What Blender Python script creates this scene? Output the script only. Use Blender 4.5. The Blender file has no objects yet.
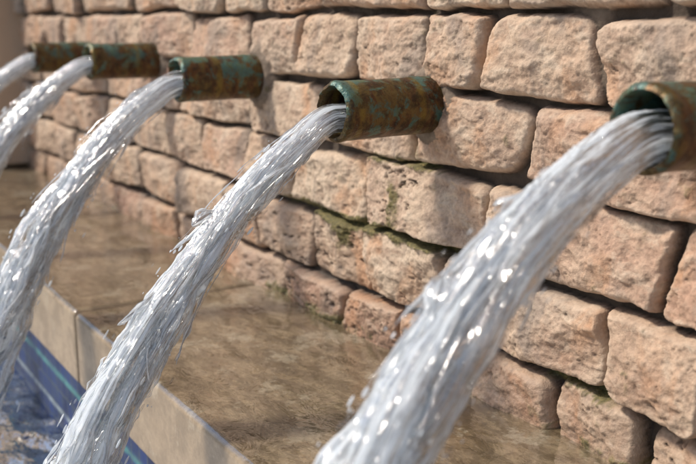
import bpy, math, numpy as np
from mathutils import Vector
rng=np.random.default_rng(7)
S=bpy.context.scene
LEDGE=0.50; CZ=0.885; CY=-0.61; WATER=0.275
# ---------------------------------------------------------------- noise
def vnoise(x,y,seed=0):
    T=np.random.default_rng(seed+100).random((256,256))
    xi=np.floor(x).astype(int); yi=np.floor(y).astype(int)
    fx=x-xi; fy=y-yi
    fx=fx*fx*fx*(fx*(fx*6-15)+10); fy=fy*fy*fy*(fy*(fy*6-15)+10)
    a=T[xi&255,yi&255]; b=T[(xi+1)&255,yi&255]; c=T[xi&255,(yi+1)&255]; d=T[(xi+1)&255,(yi+1)&255]
    return ((a*(1-fx)+b*fx)*(1-fy)+(c*(1-fx)+d*fx)*fy)*2-1
def fbm(x,y,seed=0,o=4,g=0.5):
    s=0;a=1;t=0
    for i in range(o):
        s=s+a*vnoise(x*2**i+13.7*i,y*2**i+5.3*i,seed+i); t+=a; a*=g
    return s/t
def sstep(a,b,x):
    t=np.clip((x-a)/(b-a),0,1); return t*t*(3-2*t)
# ---------------------------------------------------------------- mesh helpers
def new_mesh(name,verts,quads,smooth=True,attrs=None):
    me=bpy.data.meshes.new(name)
    verts=np.asarray(verts,dtype=np.float32).reshape(-1,3)
    quads=np.asarray(quads,dtype=np.int32).reshape(-1,4)
    me.vertices.add(len(verts)); me.vertices.foreach_set('co',verts.ravel())
    loops=quads.ravel(); starts=np.arange(len(quads))*4
    me.loops.add(len(loops)); me.loops.foreach_set('vertex_index',loops.astype(np.int32))
    me.polygons.add(len(starts)); me.polygons.foreach_set('loop_start',starts.astype(np.int32))
    me.update(calc_edges=True); me.validate()
    me.polygons.foreach_set('use_smooth',np.full(len(me.polygons),smooth))
    if attrs:
        for k,v in attrs.items():
            at=me.attributes.new(k,'FLOAT','POINT'); at.data.foreach_set('value',np.asarray(v,dtype=np.float32).ravel())
    ob=bpy.data.objects.new(name,me); S.collection.objects.link(ob)
    return ob
def gridquads(n,m,off=0,wrap=False):
    i=np.arange(n-1)[:,None]; j=np.arange(m if wrap else m-1)[None,:]
    j2=(j+1)%m
    a=i*m+j; b=i*m+j2; c=(i+1)*m+j2; d=(i+1)*m+j
    return (np.stack(np.broadcast_arrays(a,b,c,d),-1).reshape(-1,4)+off)
# ---------------------------------------------------------------- material helper
class M:
    def __init__(s,name):
        s.m=bpy.data.materials.new(name); s.m.use_nodes=True; s.t=s.m.node_tree; s.t.nodes.clear()
        s.out=s.n('ShaderNodeOutputMaterial')
    def n(s,ty,**k):
        nd=s.t.nodes.new(ty)
        for a,b in k.items(): setattr(nd,a,b)
        return nd
    def l(s,a,b): s.t.links.new(a,b)
    def val(s,sock,v):
        if isinstance(v,bpy.types.NodeSocket): s.l(v,sock)
        else: sock.default_value=v
    def mapping(s,scale=(1,1,1),rot=(0,0,0),src='Object'):
        tc=s.n('ShaderNodeTexCoord'); mp=s.n('ShaderNodeMapping')
        mp.inputs['Scale'].default_value=scale; mp.inputs['Rotation'].default_value=rot
        s.l(tc.outputs[src],mp.inputs[0]); return mp.outputs[0]
    def noise(s,vec,scale=5,detail=5,rough=.55,dist=0):
        nd=s.n('ShaderNodeTexNoise'); s.l(vec,nd.inputs['Vector']); nd.inputs['Scale'].default_value=scale
        nd.inputs['Detail'].default_value=detail; nd.inputs['Roughness'].default_value=rough; nd.inputs['Distortion'].default_value=dist
        return nd.outputs['Fac']
    def ramp(s,f,stops,interp='LINEAR'):
        r=s.n('ShaderNodeValToRGB'); r.color_ramp.interpolation=interp
        e=r.color_ramp.elements
        while len(e)<len(stops): e.new(.5)
        for el,(p,c) in zip(e,stops):
            el.position=p; el.color=(c,c,c,1) if not hasattr(c,'__len__') else (*c,1)
        s.l(f,r.inputs[0]); return r.outputs[0]
    def mix(s,f,a,b,mode='MIX'):
        x=s.n('ShaderNodeMix',data_type='RGBA',blend_type=mode)
        s.val(x.inputs[0],f)
        for sk,v in ((x.inputs[6],a),(x.inputs[7],b)):
            if isinstance(v,bpy.types.NodeSocket): s.l(v,sk)
            else: sk.default_value=(*v,1) if len(v)==3 else v
        return x.outputs[2]
    def math(s,op,a,b=0.,clamp=False):
        x=s.n('ShaderNodeMath',operation=op,use_clamp=clamp); s.val(x.inputs[0],a); s.val(x.inputs[1],b); return x.outputs[0]
    def attr(s,name):
        a=s.n('ShaderNodeAttribute'); a.attribute_name=name; return a.outputs['Fac']
    def bump(s,h,strength=.5,dist=.002,normal=None):
        b=s.n('ShaderNodeBump'); b.inputs['Strength'].default_value=strength; b.inputs['Distance'].default_value=dist
        s.l(h,b.inputs['Height'])
        if normal: s.l(normal,b.inputs['Normal'])
        return b.outputs[0]
    def bsdf(s,color,rough=.5,metal=0.,normal=None,**k):
        p=s.n('ShaderNodeBsdfPrincipled')
        if isinstance(color,bpy.types.NodeSocket): s.l(color,p.inputs['Base Color'])
        else: p.inputs['Base Color'].default_value=(*color,1)
        s.val(p.inputs['Roughness'],rough); s.val(p.inputs['Metallic'],metal)
        if normal: s.l(normal,p.inputs['Normal'])
        for a,b in k.items(): s.val(p.inputs[a.replace('_',' ')],b)
        return p.outputs[0]
    def done(s,sh): s.l(sh,s.out.inputs[0]); return s.m

# ================================================================ BRICK WALL
PIPES=[(-1.992,CZ-.0813),(-1.622,CZ-.0744),(-1.233,CZ-.0833),(-.824,CZ-.0927),(-.4326,CZ-.0717)]
def axis(segs):
    out=[]
    for a,b,st in segs: out.append(np.arange(a,b-1e-9,st))
    return np.concatenate(out+[np.array([segs[-1][1]])])
xs=[-2.9]
while xs[-1]<-.36:
    zc=.333-.83*xs[-1]; xs.append(xs[-1]+.0013*max(zc,.7)/.85)
xs=np.concatenate([np.array(xs),np.arange(-.35,1.6,.008)])
zs=axis([(.46,.96,.00135),(.96,2.1,.009)])
X,Z=np.meshgrid(xs,zs,indexing='ij')
seams=[(-.60),-.385-.01,-.330,-.245,-.160,-.078,.005]
seams=[CZ+s for s in seams]
while seams[-1]<2.2: seams.append(seams[-1]+.083+rng.uniform(-.004,.004))
seams=np.array(seams)
rowsj={6:[-2.54,-2.309,-2.07,-1.76,-1.537,-1.357,-1.217,-1.06,-.852,-.712,-.531],
 5:[-2.045,-1.83,-1.705,-1.475,-1.27,-1.113,-.984,-.842,-.742,-.597,-.46],
 4:[-2.23,-1.937,-1.76,-1.537,-1.278,-1.061,-.857,-.681,-.488],
 3:[-2.13,-1.925,-1.80,-1.61,-1.442,-1.285,-1.137,-.951,-.728,-.652,-.51],
 2:[-1.97,-1.74,-1.545,-1.352,-1.237,-1.09,-.956,-.80,-.716,-.567,-.45],
 1:[-1.74,-1.565,-1.393,-1.165,-1.003,-.875,-.745,-.628,-.52]}
Zw=Z+.006*fbm(X*5,Z*3+7,3,2)+.0034*fbm(X*28,Z*28,5,5,.6)
Xw=X+.006*fbm(X*6,Z*14,9,2)+.0034*fbm(X*28,Z*28,11,5,.6)
row=np.clip(np.searchsorted(seams,Zw)-1,0,len(seams)-2)
H=np.zeros_like(X); SD=np.full_like(X,1.); BID=np.zeros_like(X); BID2=np.zeros_like(X); PITB=np.zeros_like(X)
for r in range(len(seams)-1):
    m=row==r
    if not m.any(): continue
    j=list(rowsj.get(r,[-.9+rng.uniform(-.1,.1)]))
    while j[0]>-3.1: j.insert(0,j[0]-rng.uniform(.14,.22))
    while j[-1]<1.8: j.append(j[-1]+rng.uniform(.13,.21))
    j=np.array(j); nb=len(j)+1
    x=Xw[m]; z=Zw[m]
    jit=rng.uniform(-.18,.18,len(j))
    bi=np.searchsorted(j,x)
    zc_=(seams[r]+seams[r+1])/2
    lo=np.clip(bi-1,0,len(j)-1); hi=np.clip(bi,0,len(j)-1)
    bi=np.where(x<j[lo]+jit[lo]*(z-zc_),bi-1,bi); bi=np.where(x>j[hi]+jit[hi]*(z-zc_),bi+1,bi); bi=np.clip(bi,1,len(j)-1)
    xl=j[bi-1]+jit[bi-1]*(z-zc_); xr=j[bi]+jit[bi]*(z-zc_)
    il=rng.uniform(.001,.0045,nb)[bi]; ir=rng.uniform(.001,.0045,nb)[bi]; it=rng.uniform(.001,.0055,nb)[bi]; ib=rng.uniform(.0006,.0035,nb)[bi]
    ti=rng.uniform(-.05,.05,nb)[bi]; tb=rng.uniform(-.05,.05,nb)[bi]
    xm=(xl+xr)/2
    dx=np.minimum(x-xl-il,xr-ir-x); dz=np.minimum(z-seams[r]-ib-tb*(x-xm),seams[r+1]-it-z+ti*(x-xm))
    c4=rng.uniform(.0,1,(4,nb))**2.5*.020+.003; ci=(x>xm).astype(int)*2+(z>zc_).astype(int); cr=c4[ci,bi]
    qx=cr-dx; qz=cr-dz
    sd=cr-np.where((qx>0)&(qz>0),np.hypot(np.maximum(qx,0),np.maximum(qz,0)),np.maximum(qx,qz))
    SD[m]=sd
    off=rng.uniform(-.005,.004,nb)[bi]; sx=rng.uniform(-.05,.05,nb)[bi]; sz=rng.uniform(-.12,.06,nb)[bi]
    sh=rng.uniform(0,50,nb)[bi]
    re=rng.uniform(.0045,.010,nb)[bi]*(1+.8*fbm(x*25+sh,z*25,19,3))
    e=np.clip(sd/np.maximum(re,.0025),0,1)
    prof=np.sqrt(np.maximum(0,1-(1-e)**2.0))
    n1=fbm(x*13+sh,z*18+sh,21,4,.5)
    t=n1*3.4+sh; fr=t-np.floor(t); terr=(np.floor(t)+sstep(.34,.66,fr)-sh)/3.4
    fac=np.full_like(x,-1.)
    for k in range(6):
        ax=rng.uniform(-.16,.16,nb)[bi]; az=rng.uniform(-.22,.22,nb)[bi]; o=rng.uniform(0,.004,nb)[bi]
        v_=ax*(x-xm)+az*(z-zc_)+o
        fac=v_ if k==0 else np.minimum(fac,v_+.002)
    n2=fbm(x*60+sh,z*85+sh,25,5,.62)
    body=.028+off+sx*(x-xm)+sz*(z-zc_)+.0060*(.4*n1+.6*terr)+.9*fac+.0036*n2
    H[m]=np.where(sd>0,prof*body,0)
    BID[m]=rng.random(nb)[bi]; BID2[m]=rng.random(nb)[bi]; PITB[m]=(rng.random(nb)**2.0)[bi]
p1=fbm(X*62,Z*120,31,4,.65); pit=sstep(.28,.46,p1)*sstep(-.25,.3,fbm(X*9,Z*9,33,2)+PITB*.6-.3)
p2=vnoise(X*240,Z*300,37); pit2=sstep(.55,.9,p2)*sstep(-.1,.5,fbm(X*14,Z*14,39,2))
inb=sstep(0,.006,SD)
H-=inb*(pit*.0036*(.35+PITB)+pit2*.0012)
mort=.0020+.004*fbm(X*30,Z*30,41,4,.6)+.008*sstep(.35,.7,fbm(X*7,Z*7,43,3))
for px,pz in PIPES:
    d=np.hypot(X-px,Z-pz)+.004*fbm(X*60,Z*60,49,3)
    mort=np.maximum(mort,(.029+.002*fbm(X*90,Z*90,50,3))*(1-sstep(.034,.060,d)))
mmask=(mort>H).astype(float)
H=np.maximum(H,mort)
foot=(LEDGE+.010+.010*fbm(X*14,Z*0,45,4))
fil=.030*np.clip((foot-Z)/.02,0,1.4)+.0035*fbm(X*60,Z*60,47,3)
fmask=(fil>H)&(Z<foot+.004)
H=np.where(fmask,fil,H); mmask=np.where(fmask,1,mmask)
# moss
mz=CZ-.245
moss=np.exp(-((Z-mz-.001)/.009)**2)*sstep(-1.20,-1.10,X)*(1-sstep(-.84,-.76,X))*1.3
moss+=np.exp(-((X+1.0)/.024)**2)*sstep(mz-.060,mz-.02,Z)*(1-sstep(mz,mz+.01,Z))*1.0
moss+=np.exp(-((X+.885)/.015)**2)*sstep(mz,mz+.015,Z)*(1-sstep(mz+.05,mz+.075,Z))*.86
moss+=np.exp(-((Z-(CZ-.33))/.008)**2)*sstep(-.72,-.66,X)*(1-sstep(-.58,-.5,X))*.85
moss+=np.exp(-((Z-(CZ-.16))/.007)**2)*sstep(-1.0,-.93,X)*(1-sstep(-.85,-.8,X))*.8
moss+=np.exp(-((Z-(CZ-.38))/.012)**2)*.65*sstep(-.2,.4,fbm(X*6,Z*0,52,3))
mossn=fbm(X*60,Z*60,51,5,.7); moss=np.clip(sstep(.34,.92,moss+.95*mossn),0,1)
H+=moss*(.0012+.002*np.abs(vnoise(X*260,Z*260,53)))
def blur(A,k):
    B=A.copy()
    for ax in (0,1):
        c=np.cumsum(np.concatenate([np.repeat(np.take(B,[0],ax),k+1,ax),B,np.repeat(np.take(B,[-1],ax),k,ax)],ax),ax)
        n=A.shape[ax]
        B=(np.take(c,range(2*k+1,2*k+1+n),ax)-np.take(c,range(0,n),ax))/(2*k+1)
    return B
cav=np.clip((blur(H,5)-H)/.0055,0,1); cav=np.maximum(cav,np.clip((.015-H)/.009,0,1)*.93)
edge=np.clip((H-blur(H,4))/.002,0,1)
Y=.026-H
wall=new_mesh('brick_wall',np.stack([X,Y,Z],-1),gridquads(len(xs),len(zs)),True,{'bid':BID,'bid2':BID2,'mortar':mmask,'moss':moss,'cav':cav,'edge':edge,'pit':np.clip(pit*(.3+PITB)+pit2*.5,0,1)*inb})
m=M('weathered_brick'); oc=m.mapping()
bid=m.attr('bid'); bid2=m.attr('bid2')
base=m.ramp(bid,[(0,(.42,.265,.175)),(.25,(.50,.36,.25)),(.5,(.42,.25,.17)),(.75,(.47,.305,.20)),(1,(.52,.40,.29))])
base=m.mix(m.math('MULTIPLY',bid2,.4),base,(.345,.245,.195))
nA=m.noise(oc,9,5,.66); nB=m.noise(oc,40,5,.66); nC=m.noise(oc,230,3,.65)
base=m.mix(m.ramp(nA,[(.44,0),(.64,.55)]),base,(.54,.425,.31))
base=m.mix(m.ramp(nB,[(.47,0),(.66,.65)]),base,(.27,.17,.115))
base=m.mix(m.ramp(m.noise(m.mapping((1,1,1.7)),30,5,.7,.3),[(.53,0),(.63,.45)]),base,(.56,.455,.345))
stain=m.noise(m.mapping((1,1,.5)),13,4,.6,.6)
base=m.mix(m.ramp(stain,[(.54,0),(.66,.65)]),base,(.47,.25,.13))
base=m.mix(m.ramp(stain,[(.36,.7),(.46,0)]),base,(.26,.205,.165))
grain=m.ramp(nC,[(.25,.68),(.5,1.),(.8,1.2)])
base=m.mix(1.,base,grain,'MULTIPLY')
base=m.mix(m.math('MULTIPLY',m.attr('edge'),.25),base,(.57,.455,.34))
mc=m.mix(m.ramp(nB,[(.3,0),(.7,1)]),(.11,.08,.055),(.25,.19,.14))
base=m.mix(m.attr('mortar'),base,mc)
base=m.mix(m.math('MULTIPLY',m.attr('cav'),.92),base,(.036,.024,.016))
base=m.mix(m.math('MULTIPLY',m.attr('pit'),.6),base,(.12,.078,.050))
sep=m.n('ShaderNodeSeparateXYZ'); m.l(oc,sep.inputs[0])
damp=m.math('MULTIPLY',m.ramp(m.math('ADD',m.math('SUBTRACT',sep.outputs[2],LEDGE),m.math('MULTIPLY',nA,.16)),[(.09,1),(.19,0)]),.55)
base=m.mix(damp,base,m.mix(1.,base,(.60,.49,.42),'MULTIPLY'))
mossc=m.ramp(nC,[(.3,(.04,.038,.010)),(.55,(.10,.090,.02)),(.75,(.22,.16,.05))])
base=m.mix(m.math('MULTIPLY',m.attr('moss'),.9),base,mossc)
h=m.math('ADD',m.math('MULTIPLY',nC,.8),m.math('MULTIPLY',m.noise(oc,110,4,.7),1.1))
rough=m.math('SUBTRACT',.88,m.math('MULTIPLY',damp,.6))
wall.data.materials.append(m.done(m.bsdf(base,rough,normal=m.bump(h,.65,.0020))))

# ================================================================ boxes helper
def slab(name,x0,x1,y0,y1,z0,z1,bev=.004,seg=3):
    import bmesh
    bm=bmesh.new(); bmesh.ops.create_cube(bm,size=1)
    for v in bm.verts:
        v.co=Vector(((x0+x1)/2+v.co.x*(x1-x0),(y0+y1)/2+v.co.y*(y1-y0),(z0+z1)/2+v.co.z*(z1-z0)))
    bmesh.ops.bevel(bm,geom=bm.edges[:],offset=bev,segments=seg,affect='EDGES',profile=.5)
    me=bpy.data.meshes.new(name); bm.to_mesh(me); bm.free()
    ob=bpy.data.objects.new(name,me); S.collection.objects.link(ob); return ob
def empty(name):
    e=bpy.data.objects.new(name,None); S.collection.objects.link(e); return e

# ---- ledge slabs
m=M('wet_limestone'); oc=m.mapping()
a=m.noise(oc,5,5,.6,.5); b=m.noise(m.mapping((1,2.2,1)),22,5,.65,.4); c=m.noise(oc,130,4,.7)
col=m.ramp(a,[(.3,(.18,.135,.085)),(.5,(.29,.225,.15)),(.7,(.20,.145,.09))])
col=m.mix(m.ramp(b,[(.42,0),(.56,.7)]),col,(.09,.067,.04))
col=m.mix(m.ramp(m.noise(oc,14,5,.7),[(.55,0),(.61,.6)]),col,(.40,.35,.27))
col=m.mix(m.ramp(m.noise(oc,60,5,.75),[(.54,0),(.62,.5)]),col,(.075,.058,.038))
col=m.mix(1.,col,m.ramp(c,[(.25,.65),(.7,1.2)]),'MULTIPLY')
film=m.noise(m.mapping((1,1.6,1)),7,4,.6,.8)
geo=m.n('ShaderNodeNewGeometry'); sg=m.n('ShaderNodeSeparateXYZ'); m.l(geo.outputs['Normal'],sg.inputs[0])
top=m.ramp(sg.outputs[2],[(.5,0),(.9,1)])
col=m.mix(top,m.mix(.35,col,(.45,.34,.23)),m.mix(1.,col,(.85,.85,.80),'MULTIPLY'))
wet=m.math('MULTIPLY',top,m.ramp(film,[(.36,1),(.64,.6)]))
r=m.math('SUBTRACT',.5,m.math('MULTIPLY',wet,.38))
hh=m.math('ADD',m.math('MULTIPLY',b,1.),m.math('MULTIPLY',c,.2))
film_n=m.bump(m.noise(m.mapping((1,1.4,1)),22,3,.5,1.),.34,.006)
p=m.bsdf(col,r,normal=m.bump(hh,.4,.003),Coat_Weight=wet,Coat_Roughness=.012,Coat_IOR=2.5,Specular_IOR_Level=.6)
m.l(film_n,p.node.inputs['Coat Normal'])
ledge_mat=m.done(p)
led=empty('stone_ledge')
jx=[-2.62,-1.86,-1.242,-.30,.42,1.1,1.6]
for i in range(len(jx)-1):
    dz=rng.uniform(-.001,.001)
    s=slab('slab_%d'%i,jx[i]+.0012,jx[i+1]-.0012,-.271+rng.uniform(-.002,.001),.03,LEDGE-.105,LEDGE+dz,.008,4)
    for p_ in s.data.polygons: p_.use_smooth=True
    md=s.modifiers.new('wn','WEIGHTED_NORMAL'); md.keep_sharp=False
    s.data.materials.append(ledge_mat); s.parent=led

# ---- blue tiled pool basin
m=M('blue_glazed_tile'); 
tc=m.n('ShaderNodeTexCoord'); 
def brickt(vec,sc,c1,c2,mo,w,rw,rh,off=0.):
    bt=m.n('ShaderNodeTexBrick'); m.l(vec,bt.inputs['Vector']); bt.offset=off
    bt.inputs['Color1'].default_value=(*c1,1); bt.inputs['Color2'].default_value=(*c2,1); bt.inputs['Mortar'].default_value=(*mo,1)
    bt.inputs['Scale'].default_value=sc; bt.inputs['Mortar Size'].default_value=w; bt.inputs['Brick Width'].default_value=rw; bt.inputs['Row Height'].default_value=rh
    bt.inputs['Mortar Smooth'].default_value=.2; return bt
v1=m.mapping((1,1,1),(math.radians(90),0,0))
bt=brickt(v1,1,(.003,.010,.055),(.008,.030,.14),(.05,.065,.08),.0018,.028,.028)
sp=m.n('ShaderNodeSeparateXYZ'); m.l(tc.outputs['Object'],sp.inputs[0])
zz=m.math('SUBTRACT',sp.outputs[2],LEDGE-.16)
line=m.ramp(zz,[(.016,0),(.018,1),(.026,1),(.028,0)])
line2=m.ramp(m.math('ADD',zz,.05),[(.010,0),(.012,1),(.017,1),(.019,0)])
brk=m.ramp(m.noise(tc.outputs['Object'],40,4),[(.35,.2),(.55,.9)])
wc=m.mix(m.math('MULTIPLY',line,brk),bt.outputs[0],(.07,.25,.24))
wc=m.mix(m.math('MULTIPLY',line2,brk),wc,(.30,.36,.38))
wc=m.mix(m.ramp(m.noise(tc.outputs['Object'],25,5,.7),[(.5,0),(.65,.35)]),wc,(.05,.07,.08))
wallt=m.done(m.bsdf(wc,.35,normal=m.bump(m.noise(tc.outputs['Object'],30,3),.25,.003),Specular_IOR_Level=.2))
m=M('blue_floor_mosaic'); v2=m.mapping()
bt=brickt(v2,1,(.002,.010,.04),(.005,.025,.08),(.035,.045,.045),.003,.06,.06)
blot=m.noise(v2,9,4,.6,.5)
fc=m.mix(m.ramp(blot,[(.50,0),(.56,.7)]),bt.outputs[0],(.085,.075,.055))
floort=m.done(m.bsdf(fc,.3))
bas=empty('pool_basin')
s=slab('back_tiles',-2.62,1.6,-.262,-.18,.04,LEDGE-.108,.001,1); s.data.materials.append(wallt); s.parent=bas
s=slab('tiled_floor',-2.62,1.6,-1.75,-.258,.01,.06,.001,1); s.data.materials.append(floort); s.parent=bas
s=slab('front_tiles',-2.62,1.6,-1.80,-1.752,.04,.40,.001,1); s.data.materials.append(wallt); s.parent=bas
s=slab('front_rim',-2.66,1.64,-2.0,-1.74,.404,.46,.008,3); s.data.materials.append(ledge_mat); s.parent=bas
s=slab('front_skirt',-2.64,1.62,-1.95,-1.803,.004,.402,.004,1); s.data.materials.append(ledge_mat); s.parent=bas
s=slab('side_wall',-2.75,-2.622,-1.8,.02,.004,LEDGE+.004,.004,2); s.data.materials.append(ledge_mat); s.parent=bas
s=slab('side_wall_b',1.602,1.72,-1.8,.02,.004,LEDGE+.004,.004,2); s.data.materials.append(ledge_mat); s.parent=bas

# ---- jets definition
JETS=[(.42,2.7,.0145,.021),(.42,2.8,.0145,.023),(.44,2.85,.0155,.025),(.54,2.22,.0140,.0215),(.32,2.75,.0180,.027)]
MY=-.12
land=[]
for (px,pz),(a_,b_,_,_) in zip(PIPES,JETS):
    D=pz-WATER-.01; d=(-a_+math.sqrt(a_*a_+4*b_*D))/(2*b_); land.append((px,MY-d))
gx=np.arange(-2.621,1.601,.008); gy=np.arange(-1.751,-.262,.008)
GX,GY=np.meshgrid(gx,gy,indexing='ij')
W=.007*fbm(GX*9,GY*9,61,3)+.005*fbm(GX*30,GY*30,63,3)
foam=np.zeros_like(GX)
for lx,ly in land:
    rr=np.hypot(GX-lx,(GY-ly))
    W+=.012*np.exp(-(rr/.09)**2)*fbm(GX*50,GY*50,65,3)+.003*np.sin(rr*90)*np.exp(-rr/.2)
    foam+=np.exp(-(rr/.08)**2)
foam=np.clip(foam*(.5+1.2*fbm(GX*40,GY*40,67,4)),0,1)
pool=new_mesh('pool_water',np.stack([GX,GY,WATER+W],-1),gridquads(len(gx),len(gy)),True,{'foam':foam})
m=M('pool_water'); oc=m.mapping()
nb_=m.bump(m.noise(oc,38,3,.6),.6,.008)
lw=m.n('ShaderNodeFresnel'); lw.inputs[0].default_value=1.33; m.l(nb_,lw.inputs[1])
tr=m.n('ShaderNodeBsdfTransparent'); tr.inputs[0].default_value=(.45,.68,.80,1)
gl=m.n('ShaderNodeBsdfGlossy'); gl.inputs['Roughness'].default_value=.03; m.l(nb_,gl.inputs['Normal'])
mx=m.n('ShaderNodeMixShader'); m.l(lw.outputs[0],mx.inputs[0]); m.l(tr.outputs[0],mx.inputs[1]); m.l(gl.outputs[0],mx.inputs[2])
fo=m.n('ShaderNodeBsdfDiffuse'); fo.inputs[0].default_value=(.75,.8,.85,1)
mx2=m.n('ShaderNodeMixShader'); m.l(m.math('MULTIPLY',m.attr('foam'),.6),mx2.inputs[0]); m.l(mx.outputs[0],mx2.inputs[1]); m.l(fo.outputs[0],mx2.inputs[2])
pool.data.materials.append(m.done(mx2.outputs[0]))

# ================================================================ PIPES
m=M('patinated_bronze'); 
oi=m.n('ShaderNodeObjectInfo'); tc=m.n('ShaderNodeTexCoord')
va=m.n('ShaderNodeVectorMath',operation='ADD'); m.l(tc.outputs['Object'],va.inputs[0]); m.l(oi.outputs['Random'],va.inputs[1])
v=va.outputs[0]
mp=m.n('ShaderNodeMapping'); mp.inputs['Scale'].default_value=(1,2.6,1); m.l(v,mp.inputs[0]); vs=mp.outputs[0]
n1=m.noise(vs,22,5,.7,.4); n2=m.noise(v,75,5,.72); n3=m.noise(v,26,5,.75,.4)
col=m.ramp(n1,[(.32,(.032,.018,.012)),(.46,(.115,.058,.024)),(.55,(.140,.100,.035)),(.68,(.080,.046,.024))])
col=m.mix(m.ramp(n2,[(.48,0),(.61,.7)]),col,(.030,.022,.015))
sp=m.n('ShaderNodeSeparateXYZ'); m.l(tc.outputs['Object'],sp.inputs[0])
up=m.math('ADD',m.math('MULTIPLY',sp.outputs[2],2.1),m.math('MULTIPLY',oi.outputs['Random'],.03))
lip=m.ramp(sp.outputs[1],[(.003,.02),(.008,0.)])
pf=m.ramp(m.math('ADD',m.math('ADD',n3,up),lip),[(.54,0),(.605,.78)])
pc=m.ramp(n2,[(.35,(.025,.065,.058)),(.50,(.050,.16,.145)),(.62,(.09,.13,.06)),(.75,(.08,.26,.24))])
col=m.mix(pf,col,pc)
band=m.math('SINE',m.math('MULTIPLY',m.math('ADD',m.math('ADD',sp.outputs[1],oi.outputs['Random']),m.math('MULTIPLY',n1,.014)),85.))
col=m.mix(m.math('MULTIPLY',m.ramp(band,[(.92,0),(.995,.7)]),m.ramp(n2,[(.4,1),(.6,.2)])),col,(.20,.15,.03))
met=m.math('SUBTRACT',.6,m.math('MULTIPLY',pf,.5))
rg=m.ramp(n2,[(.3,.25),(.7,.5)])
pm=m.done(m.bsdf(col,rg,met,normal=m.bump(m.math('ADD',n2,m.math('MULTIPLY',n3,1.3)),.7,.0025)))
prof=[(-.0,.0260),(.001,.0282),(.0035,.0303),(.007,.0306),(.010,.0303),(.012,.0298),(.016,.0297),(.05,.0298),(.085,.0298),(.095,.0299),(.098,.0304),(.102,.0306),(.106,.0304),(.108,.0299),(.17,.0298)]
inner=[(.17,.0240),(.10,.0243),(.03,.0245),(.006,.0247),(.001,.0254)]
for i,(px,pz) in enumerate(PIPES):
    P=np.array(prof+inner); n=len(P); seg=72
    Pf=[]
    for k in range(n):
        a0=P[k]; a1=P[(k+1)%n]; st=max(1,int(abs(a1[0]-a0[0])/.004))
        for t in range(st): Pf.append(a0+(a1-a0)*t/st)
    P=np.array(Pf); n=len(P); th=np.arange(seg)/seg*2*np.pi
    rr=P[:,1][:,None]*(1+.020*fbm(np.cos(th)[None,:]*1.5+P[:,0][:,None]*20+i*9,np.sin(th)[None,:]*1.5+0*P[:,:1],71,2)+.010*fbm(np.cos(th)[None,:]*6+P[:,0][:,None]*120+i*9,np.sin(th)[None,:]*6+0*P[:,:1],75,3))
    yy=P[:,0][:,None]+0*th[None,:]+np.where(P[:,0]<.02,1,0)[:,None]*(.0022*fbm(np.cos(th)*2+i*5,np.sin(th)*2,73,3)+.0010*vnoise(np.cos(th)*7+i,np.sin(th)*7,74))[None,:]
    Vp=np.stack([rr*np.cos(th),yy,rr*np.sin(th)],-1)
    Vp=np.concatenate([Vp,Vp[:1]],0)
    ob=new_mesh('bronze_water_pipe',Vp.reshape(-1,3),gridquads(n+1,seg,0,True)[:,::-1],True)
    ob.location=(px,MY,pz); ob.rotation_euler=(math.radians(rng.uniform(-.6,.8)),0,math.radians(rng.uniform(-1,1)))
    ob.data.materials.append(pm)

# ================================================================ WATER JETS
m=M('rushing_water'); 
st=m.n('ShaderNodeCombineXYZ'); m.l(m.attr('su'),st.inputs[0]); m.l(m.attr('cv'),st.inputs[1]); m.l(m.attr('sv'),st.inputs[2])
uvv=st.outputs[0]
s1=m.noise(uvv,.7,3,.6,.4)
s2=m.noise(uvv,2.1,4,.62,.35)
nb_=m.bump(m.math('ADD',m.math('MULTIPLY',s1,1.2),s2),.85,.008)
trn=m.n('ShaderNodeBsdfTransparent'); trn.inputs[0].default_value=(1,1,1,1)
fr=m.n('ShaderNodeFresnel'); fr.inputs[0].default_value=1.40; m.l(nb_,fr.inputs[1])
glo=m.n('ShaderNodeBsdfGlossy'); glo.inputs['Roughness'].default_value=.12; m.l(nb_,glo.inputs['Normal'])
x1=m.n('ShaderNodeMixShader'); m.l(fr.outputs[0],x1.inputs[0]); m.l(trn.outputs[0],x1.inputs[1]); m.l(glo.outputs[0],x1.inputs[2])
dif=m.n('ShaderNodeBsdfDiffuse'); dif.inputs[0].default_value=(.90,.955,1.,1)
tl=m.n('ShaderNodeBsdfTranslucent'); tl.inputs[0].default_value=(.93,.97,1.,1)
x3=m.n('ShaderNodeMixShader'); x3.inputs[0].default_value=.5; m.l(dif.outputs[0],x3.inputs[1]); m.l(tl.outputs[0],x3.inputs[2])
aer=m.ramp(m.math('ADD',m.math('ADD',m.math('MULTIPLY',m.attr('aer'),.05),m.math('MULTIPLY',s1,.5)),m.math('MULTIPLY',s2,.5)),[(.505,.01),(.555,.80)])
x4=m.n('ShaderNodeMixShader'); m.l(aer,x4.inputs[0]); m.l(x1.outputs[0],x4.inputs[1]); m.l(x3.outputs[0],x4.inputs[2])
wm=m.done(x4.outputs[0])

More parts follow.
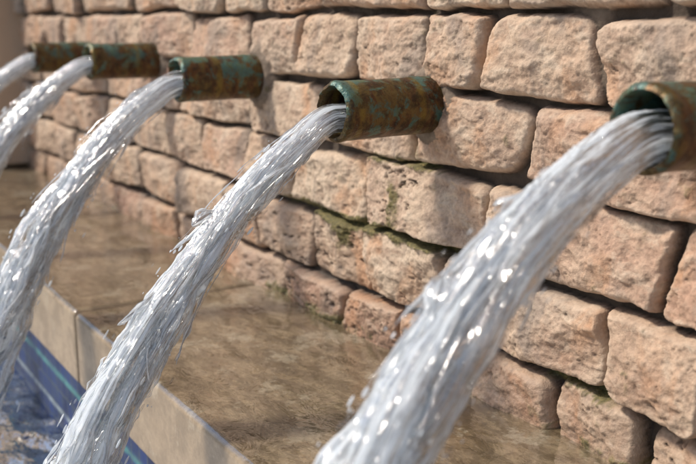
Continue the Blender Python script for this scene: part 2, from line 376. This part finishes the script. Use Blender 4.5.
def frames(path):
    T=np.gradient(path,axis=0); T/=np.linalg.norm(T,axis=1)[:,None]
    A=np.array([1.,0,0]); N1=A-(T@A)[:,None]*T; N1/=np.linalg.norm(N1,axis=1)[:,None]; return T,N1,np.cross(T,N1)
def tube(path,rad,th,fl=1.,rot=0.):
    T,N1,N2=frames(path)
    rr=rad if rad.ndim==2 else rad[:,None]*np.ones((1,len(th)))
    u=np.cos(th)[None,:]*np.ones_like(rr)*rr; w_=np.sin(th)[None,:]*rr*fl
    cr=np.cos(rot); sr=np.sin(rot)
    if np.ndim(rot)==1: cr=cr[:,None]; sr=sr[:,None]
    u2=u*cr-w_*sr; w2=u*sr+w_*cr
    return path[:,None,:]+u2[...,None]*N1[:,None,:]+w2[...,None]*N2[:,None,:]
for ji,((px,pz),(a_,b_,r0,r1)) in enumerate(zip(PIPES,JETS)):
    g=np.random.default_rng(300+ji)
    VV=[];QQ=[];SU=[];CV=[];SV=[];AE=[]
    Dend=MY-land[ji][1]
    def center(d): 
        dd=np.maximum(d,0); return pz-.006-a_*dd*np.where(dd<.03,dd/.03*.5+.5,1)-b_*dd**2
    d=np.linspace(-.06,Dend,420); zc=center(d); pth=np.stack([px+0*d,MY-d,zc],-1)
    L=np.concatenate([[0],np.cumsum(np.linalg.norm(np.diff(pth,axis=0),axis=1))])
    n=460; l=np.linspace(0,L[-1],n); d=np.interp(l,L,d); zc=center(d)
    t=np.clip((l-.06)/(L[-1]-.06),0,1)
    pth=np.stack([px+.008*fbm(l*9+ji,0*l,81+ji,3)*t,MY-d,zc+.007*fbm(l*12,0*l+3,83+ji,3)*t],-1)
    T,N1,N2=frames(pth)
    Rr=r0+(r1-r0)*t**.6
    def addtube(p2,radf,mseg,ls,key,aer,fl=1.,rot=0.,noisy=None,sc=1.,half=False):
        th=np.linspace(-np.pi,0,mseg) if half else np.arange(mseg)/mseg*2*np.pi; LL=ls[:,None]; c=np.cos(th)[None,:]; s=np.sin(th)[None,:]
        rad=radf[:,None]*np.ones((1,mseg))
        G=tube(p2,rad if noisy is None else noisy(LL,c,s,rad),th,fl,rot)
        VV.append(G.reshape(-1,3)); QQ.append(gridquads(len(ls),mseg,addtube.off,not half)); addtube.off+=len(ls)*mseg
        SU.append((LL*12+0*c+key).ravel()); CV.append((c*sc+0*LL+key*1.7).ravel()); SV.append((s*sc+0*LL).ravel()); AE.append((aer[:,None]+0*c).ravel())
    addtube.off=0
    tt=t[:,None]
    def cn(LL,c,s,rad):
        tw=1.2*fbm(LL*4,0*c+ji,85,2); c2=c*np.cos(tw)-s*np.sin(tw); s2_=s*np.cos(tw)+c*np.sin(tw)
        big=fbm(LL*10+c2*1.6+ji*7,s2_*1.6+LL*2,87+ji,3,.6); mid=fbm(LL*11+c2*5,s2_*5+ji*3+LL*3,89+ji,3,.6)
        A=.09+1.0*sstep(0,.40,tt)
        return np.maximum(rad*(1+A*(.6*big+.6*(.5-2*np.abs(mid)))),.10*rad)
    addtube(pth,Rr*(1.0-.32*sstep(0,.45,t)),120,l,ji*3.,.3+.5*t,noisy=cn,sc=5.0)
    NR=5
    for k in range(NR):
        ang=2*np.pi*k/NR+g.uniform(-.3,.3)+2.2*fbm(l*3+k*5,0*l+ji,101,2)*t
        ro=Rr*(.45+.62*sstep(.02,.7,t)*(1+1.3*fbm(l*9+k*3,0*l,103,3)))
        p2=pth+(ro*np.cos(ang))[:,None]*N1+(ro*np.sin(ang))[:,None]*N2
        rs=Rr*(.50-.10*t)*(1+(.12+1.4*t**.6)*fbm(l*13+k*7,0*l+ji*3,105,4,.6))
        rs=np.maximum(rs,.0004)
        def rn(LL,c,s,rad,k=k):
            return np.maximum(rad*(1+(.16+1.0*tt)*fbm(LL*18+c*2.6+k*9,s*2.6+LL*3+ji*5,107,4,.6)),.0002)
        addtube(p2,rs,28,l,k*5.1+ji,.3+.6*t,fl=.7,rot=ang+np.pi/2,noisy=rn,sc=3.0,half=True)
    for k in range(140):
        big=k<38
        ls=g.uniform(.05,.85)**.9*L[-1]; le=min(L[-1],ls+g.uniform(.02,.13)); ns=56; l2=np.linspace(ls,le,ns); f=np.linspace(0,1,ns)
        ip=lambda A: np.stack([np.interp(l2,l,A[:,q_]) for q_ in range(3)],-1)
        base=ip(pth); M1=ip(N1); M2=ip(N2); Rl=np.interp(l2,l,Rr); tl2=np.interp(l2,l,t)
        ang=g.uniform(0,2*np.pi)+g.uniform(-.7,.7)*f; outw=g.uniform(.85,1.2)+f**1.3*g.uniform(-.1,1.1)*(.3+tl2)
        wob=.004*np.stack([fbm(l2*30+k,0*l2,95,3),fbm(l2*30+k,0*l2+9,96,3),fbm(l2*30+k,0*l2+5,97,3)],-1)*(.4+tl2)[:,None]
        p2=base+(Rl*outw)[:,None]*(np.cos(ang)[:,None]*M1+np.sin(ang)[:,None]*M2)+wob
        r_=g.uniform(.003,.007)*(.35+.8*tl2) if big else g.uniform(.0006,.0024)*(.5+.8*tl2)
        rs=r_*np.sin(np.pi*f)**.6*np.clip(1+1.5*fbm(l2*60+k*3,0*l2+ji,99,3),.05,2.2)+.00006
        def sn(LL,c,s,rad,k=k): return rad*(1+.9*fbm(LL*60+c*1.8+k,s*1.8+k,109,3))
        addtube(p2,rs,18 if big else 8,l2,k*1.3,np.full(ns,g.uniform(.1,.9)),fl=g.uniform(.3,.8) if big else g.uniform(.4,1),rot=g.uniform(0,6),noisy=sn if big else None,sc=1.6,half=big)
    off=addtube.off
    for k in range(560):
        l0=L[-1]*g.uniform(.10,1)**.75; b0=np.array([np.interp(l0,l,pth[:,q_]) for q_ in range(3)]); Rl=np.interp(l0,l,Rr); t0=np.interp(l0,l,t)
        b1=np.array([np.interp(l0+.004,l,pth[:,q_]) for q_ in range(3)]); Tt=b1-b0
        if l0+.004>=L[-1]: continue
        Tt/=np.linalg.norm(Tt)
        ang=g.uniform(0,2*np.pi); o=Rl*(1.05+abs(g.normal(0,.55))*(.3+t0))
        A1=np.array([1.,0,0]); A2=np.cross(Tt,A1)
        c0=b0+o*(math.cos(ang)*A1+math.sin(ang)*A2); r_=(g.uniform(.0004,.0011) if g.random()<.85 else g.uniform(.0011,.0020))*(.6+.6*t0); el=g.uniform(1.2,6)
        ns=7; m2=8; ph=np.linspace(.12,np.pi-.12,ns); th2=np.arange(m2)/m2*2*np.pi
        G=c0+ (np.cos(ph)*r_*el)[:,None,None]*Tt + (np.sin(ph)*r_)[:,None,None]*(np.cos(th2)[None,:,None]*A1+np.sin(th2)[None,:,None]*A2)
        VV.append(G.reshape(-1,3)); QQ.append(gridquads(ns,m2,off,True)); off+=ns*m2
        SU.append(np.full(ns*m2,k*.7)); CV.append(np.full(ns*m2,.0)); SV.append(np.full(ns*m2,.0)); AE.append(np.full(ns*m2,.3))
    ob=new_mesh('water_jet',np.concatenate(VV),np.concatenate(QQ)[:,::-1],True,{'su':np.concatenate(SU),'cv':np.concatenate(CV),'sv':np.concatenate(SV),'aer':np.concatenate(AE)})
    ob.data.materials.append(wm)

# ================================================================ PILLAR, GROUND
m=M('smooth_sandstone'); oc=m.mapping()
col=m.ramp(m.noise(oc,4,5,.6),[(.3,(.50,.35,.23)),(.7,(.57,.42,.29))])
pmats=m.done(m.bsdf(col,.8,normal=m.bump(m.noise(oc,90,4,.7),.4,.002)))
pil=empty('stone_pillar')
for i,(w,z0,z1) in enumerate([(.02,LEDGE+.006,.60),(0,.602,1.30),(0,1.302,2.05),(.03,2.052,2.2)]):
    s=slab('block_%d'%i,-3.25-w,-2.60+w,-.16-w,.10,z0,z1,.008,3); s.data.materials.append(pmats); s.parent=pil
s=slab('pillar_foot',-3.3,-2.752,-.3,.1,.004,LEDGE+.004,.008,3); s.data.materials.append(pmats); s.parent=pil
s=slab('wall_coping',-2.56,1.65,-.06,.30,2.10,2.18,.01,3); s.data.materials.append(pmats); s.parent=wall
s=slab('wall_core',-2.9,1.60,.04,.28,.004,2.098,.005,1); s.data.materials.append(pmats); s.parent=wall
m=M('paving'); oc=m.mapping()
bt=m.n('ShaderNodeTexBrick'); m.l(oc,bt.inputs['Vector']); bt.inputs['Scale'].default_value=1; bt.inputs['Brick Width'].default_value=.6; bt.inputs['Row Height'].default_value=.4; bt.inputs['Mortar Size'].default_value=.006
bt.inputs['Color1'].default_value=(.34,.28,.21,1); bt.inputs['Color2'].default_value=(.29,.24,.18,1); bt.inputs['Mortar'].default_value=(.12,.10,.08,1)
col=m.mix(1.,bt.outputs[0],m.ramp(m.noise(oc,6,5,.6),[(.3,.8),(.7,1.1)]),'MULTIPLY')
gm=m.done(m.bsdf(col,.8))
g=new_mesh('ground',[(-400,-400,0),(400,-400,0),(400,400,0),(-400,400,0)],[(0,1,2,3)],False); g.data.materials.append(gm)

# ================================================================ LIGHT
sd=Vector((-.36,-.53,.77)).normalized()
el=math.asin(sd.z); rot=math.atan2(sd.x,sd.y)
w=bpy.data.worlds.new('World'); S.world=w; w.use_nodes=True; nt=w.node_tree
bg=nt.nodes['Background']; sky=nt.nodes.new('ShaderNodeTexSky'); sky.sky_type='NISHITA'; sky.sun_disc=False
sky.sun_elevation=el; sky.sun_rotation=rot; sky.dust_density=2.0; sky.air_density=1.0
nt.links.new(sky.outputs[0],bg.inputs[0]); bg.inputs[1].default_value=.15
sun=bpy.data.lights.new('sun','SUN'); sun.energy=3.9; sun.angle=math.radians(8); sun.color=(1,.92,.81)
so=bpy.data.objects.new('sun',sun); S.collection.objects.link(so); so.rotation_euler=(-sd).to_track_quat('-Z','Y').to_euler()
S.view_settings.view_transform='Standard'; S.view_settings.look='None'; S.view_settings.exposure=0

# ================================================================ CAMERA
cam=bpy.data.cameras.new('camera'); co=bpy.data.objects.new('camera',cam); S.collection.objects.link(co); S.camera=co
co.location=(0,CY,CZ); p=math.radians(12.6); yw=math.radians(31.7)
F=Vector((-math.cos(yw)*math.cos(p),math.sin(yw)*math.cos(p),-math.sin(p)))
co.rotation_euler=F.to_track_quat('-Z','Y').to_euler()
cam.lens=50; cam.sensor_width=36; cam.clip_start=.02; cam.clip_end=1500
cam.dof.use_dof=True; cam.dof.focus_distance=.90; cam.dof.aperture_fstop=6.3
